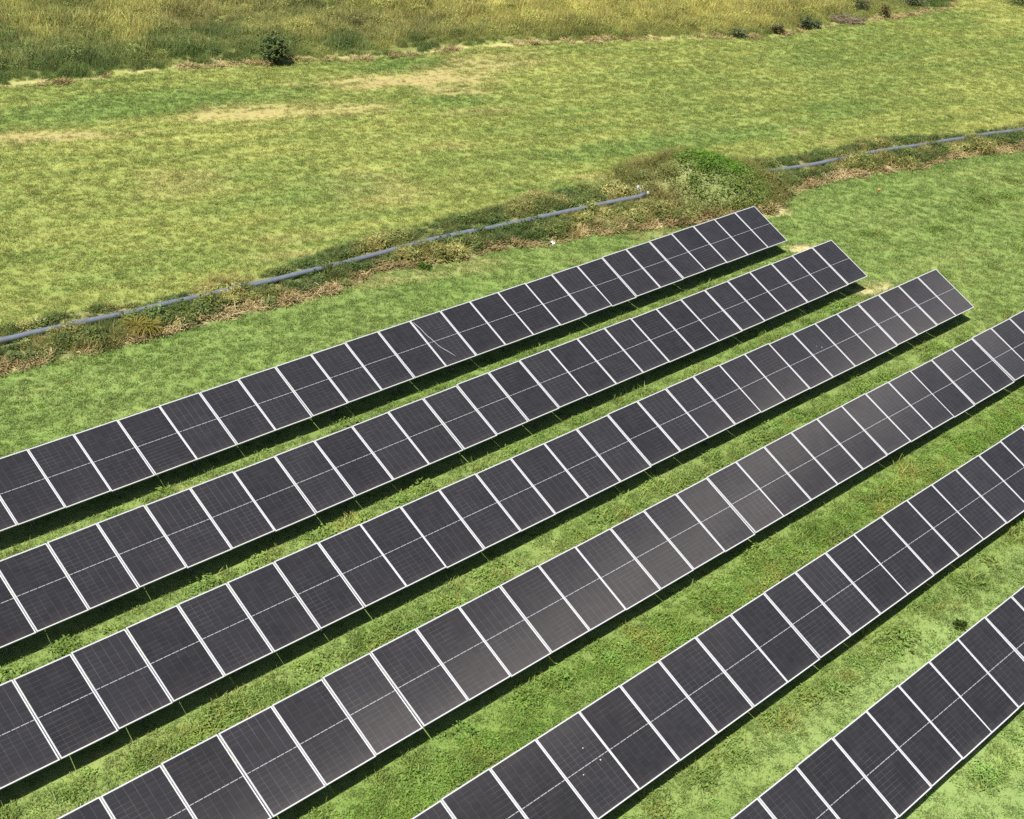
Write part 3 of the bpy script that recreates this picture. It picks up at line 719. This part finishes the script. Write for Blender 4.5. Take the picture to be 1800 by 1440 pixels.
# long grass tufts arching over the straw
def tuft(px, py, lab, seed):
    c = gnd(px, py); rs = np.random.default_rng(seed); bl = []
    for _ in range(80):
        a = rs.uniform(0, 6.283); r = .1*rs.random(); p = np.array([r*math.cos(a), r*math.sin(a), 0]); L = rs.uniform(.35, .7)
        d = np.array([math.cos(a), math.sin(a), 0]); s = np.array([-math.sin(a), math.cos(a), 0]); up = np.array([0, 0, 1.])
        k = rs.uniform(.7, 1.2); bl.append(([p, p+d*L*.25+up*L*.55, p+d*L*.6+up*L*.6, p+d*L*.9+up*L*.35], [.008, .011, .009, .002], s, A_(190,178,84)*k))
    o = kit_mesh('grass_tuft', bl, LM); link(o); o.location = (c[0], c[1], float(relief([c[0]], [c[1]])[0])); tag(o, lab, 'grass tuft', 'arching grass tufts on the straw edge')
LM = leaf_material('tuft_blades', (1, 1, 1), None, .3)
tuft(240, 588, 'arching yellow grass tuft on the straw edge below the pipe, the left one of two', 61)
tuft(262, 589, 'arching yellow grass tuft on the straw edge below the pipe, the right one of two', 62)
# dark weed clump by the foremost row, green clump in the straw
def clump(px, py, r, h, n, col, lab, seed, cat='weed'):
    c = gnd(px, py); rs = np.random.default_rng(seed)
    bl = [(a, b, s, col*sh) for a, b, s, sh in leafy(n, r, h, .09, rs)]
    o = kit_mesh('weed_clump', bl, LM); link(o); o.location = (c[0], c[1], float(relief([c[0]], [c[1]])[0])); tag(o, lab, cat)
clump(1686, 1104, .13, .18, 140, A_(92,116,52), 'dark weed clump on pale grass just behind the foremost panel row', 71)
clump(746, 471, .26, .22, 160, A_(100,136,46), 'small green weed clump alone in the bare straw below the pipe', 72)

# brushwood heap
c = gnd(1490, 42); rs = np.random.default_rng(81); mb = MB()
for _ in range(170):
    a = rs.uniform(0, 6.283); r = .75*math.sqrt(rs.random()); p = np.array([1.25*r*math.cos(a), .7*r*math.sin(a), rs.uniform(0, .5)*(1-r*r)]); d = rs.uniform(0, 6.283); L = rs.uniform(.25, .7); el = rs.uniform(-.3, .5)
    t = np.array([math.cos(d)*math.cos(el), math.sin(d)*math.cos(el), math.sin(el)])*L; q = p+t; q[2] = max(q[2], .01)
    mb.tube([tuple(p), tuple((p+q)/2+rs.normal(0, .03, 3)), tuple(q)], [.018, .014, .006], 4)
o = mb.build('brushwood_heap', M['brush']); o.location = (c[0], c[1], 0); tag(o, 'heap of dead grey brown brushwood at the meadow edge', 'brushwood')

# small litter
def lump(name, px, py, dims, mat, lab, cat, seed, rz=0, sub=2):
    c = gnd(px, py); bm = bmesh.new(); bmesh.ops.create_icosphere(bm, subdivisions=sub, radius=1); rs = random.Random(seed)
    for v in bm.verts:
        k = 1 + rs.uniform(-.22, .22); v.co = Vector((v.co.x*dims[0]*k, v.co.y*dims[1]*k, max(-.4, v.co.z)*dims[2]*k))
    me = bpy.data.meshes.new(name); bm.to_mesh(me); bm.free(); me.materials.append(mat)
    o = link(bpy.data.objects.new(name, me)); z = float(relief([c[0]], [c[1]])[0]); o.location = (c[0], c[1], z + dims[2]*.4); o.rotation_euler = (0, 0, rz); tag(o, lab, cat); return o
lump('stone', 1121, 345, (.12, .10, .13), M['stone'], 'pale stone among the weeds just before the pipe end at the mound', 'stone', 5)
def scrap(name, px, py, l, w, rz, mat, lab, cat, seed):
    """crumpled strip of sheet"""
    c = gnd(px, py); rs = random.Random(seed); n = 8; V = []; Fc = []
    for i in range(n+1):
        for j in range(4): V.append((l*(i/n-.5), w*(j/3-.5)*(1-.5*abs(i/n-.5)), .05 + .035*rs.random() + .03*math.sin(i*1.3)))
    for i in range(n):
        for j in range(3): a = i*4+j; Fc.append((a, a+1, a+5, a+4))
    o = mesh_obj(name, V, Fc, mat); so = o.modifiers.new('thick', 'SOLIDIFY'); so.thickness = .012
    o.location = (c[0], c[1], float(relief([c[0]], [c[1]])[0]) + .02); o.rotation_euler = (0, 0, rz); tag(o, lab, cat)
scrap('plastic_scrap', 967, 428, .48, .12, math.radians(-58), M['litter'], 'white scrap of plastic lying at the lower edge of the weed strip', 'litter', 3)
scrap('orange_scrap', 1545, 337, .12, .09, .6, M['orange'], 'tiny orange scrap lying alone on the right-hand lawn', 'litter', 4)

# ------------------------------------------------------------------ light, sky, camera
SUN = Vector((-.21, -.49, .846)).normalized()
el = math.asin(SUN.z); rot = math.atan2(SUN.x, SUN.y)
sl = bpy.data.lights.new('sun', 'SUN'); sl.energy = 4.2; sl.angle = math.radians(.53); sl.color = (1, .965, .90)
so = link(bpy.data.objects.new('sun', sl)); so.rotation_euler = SUN.to_track_quat('Z', 'Y').to_euler(); so.location = (0, 0, 60)
w = bpy.data.worlds.new('World'); SC.world = w; w.use_nodes = True; nt = w.node_tree
bg = nt.nodes['Background']; sk = nt.nodes.new('ShaderNodeTexSky'); sk.sky_type = 'NISHITA'; sk.sun_disc = False
sk.sun_elevation = el; sk.sun_rotation = rot; sk.dust_density = 1.5
nt.links.new(sk.outputs[0], bg.inputs[0]); bg.inputs[1].default_value = .048

cam = bpy.data.cameras.new('camera'); cam.sensor_fit = 'HORIZONTAL'; cam.sensor_width = 36; cam.lens = 36*F_PX/1800; cam.clip_end = 6000; cam.clip_start = .1
co = link(bpy.data.objects.new('camera', cam))
r0 = Vector((1, 0, 0)); u0 = Vector((0, SP, CP)); fw = Vector((0, CP, -SP))
Rr = r0*CR + u0*SR; Uu = u0*CR - r0*SR
co.matrix_world = Matrix.Translation((0, 0, HC)) @ Matrix((Rr, Uu, -fw)).transposed().to_4x4()
SC.camera = co
vs = SC.view_settings; vs.view_transform = 'Standard'; vs.look = 'None'; vs.exposure = 1.05; vs.gamma = 1; vs.use_curve_mapping = False
SC.cycles.use_denoising = False
SC.render.resolution_x, SC.render.resolution_y = 1024, 819
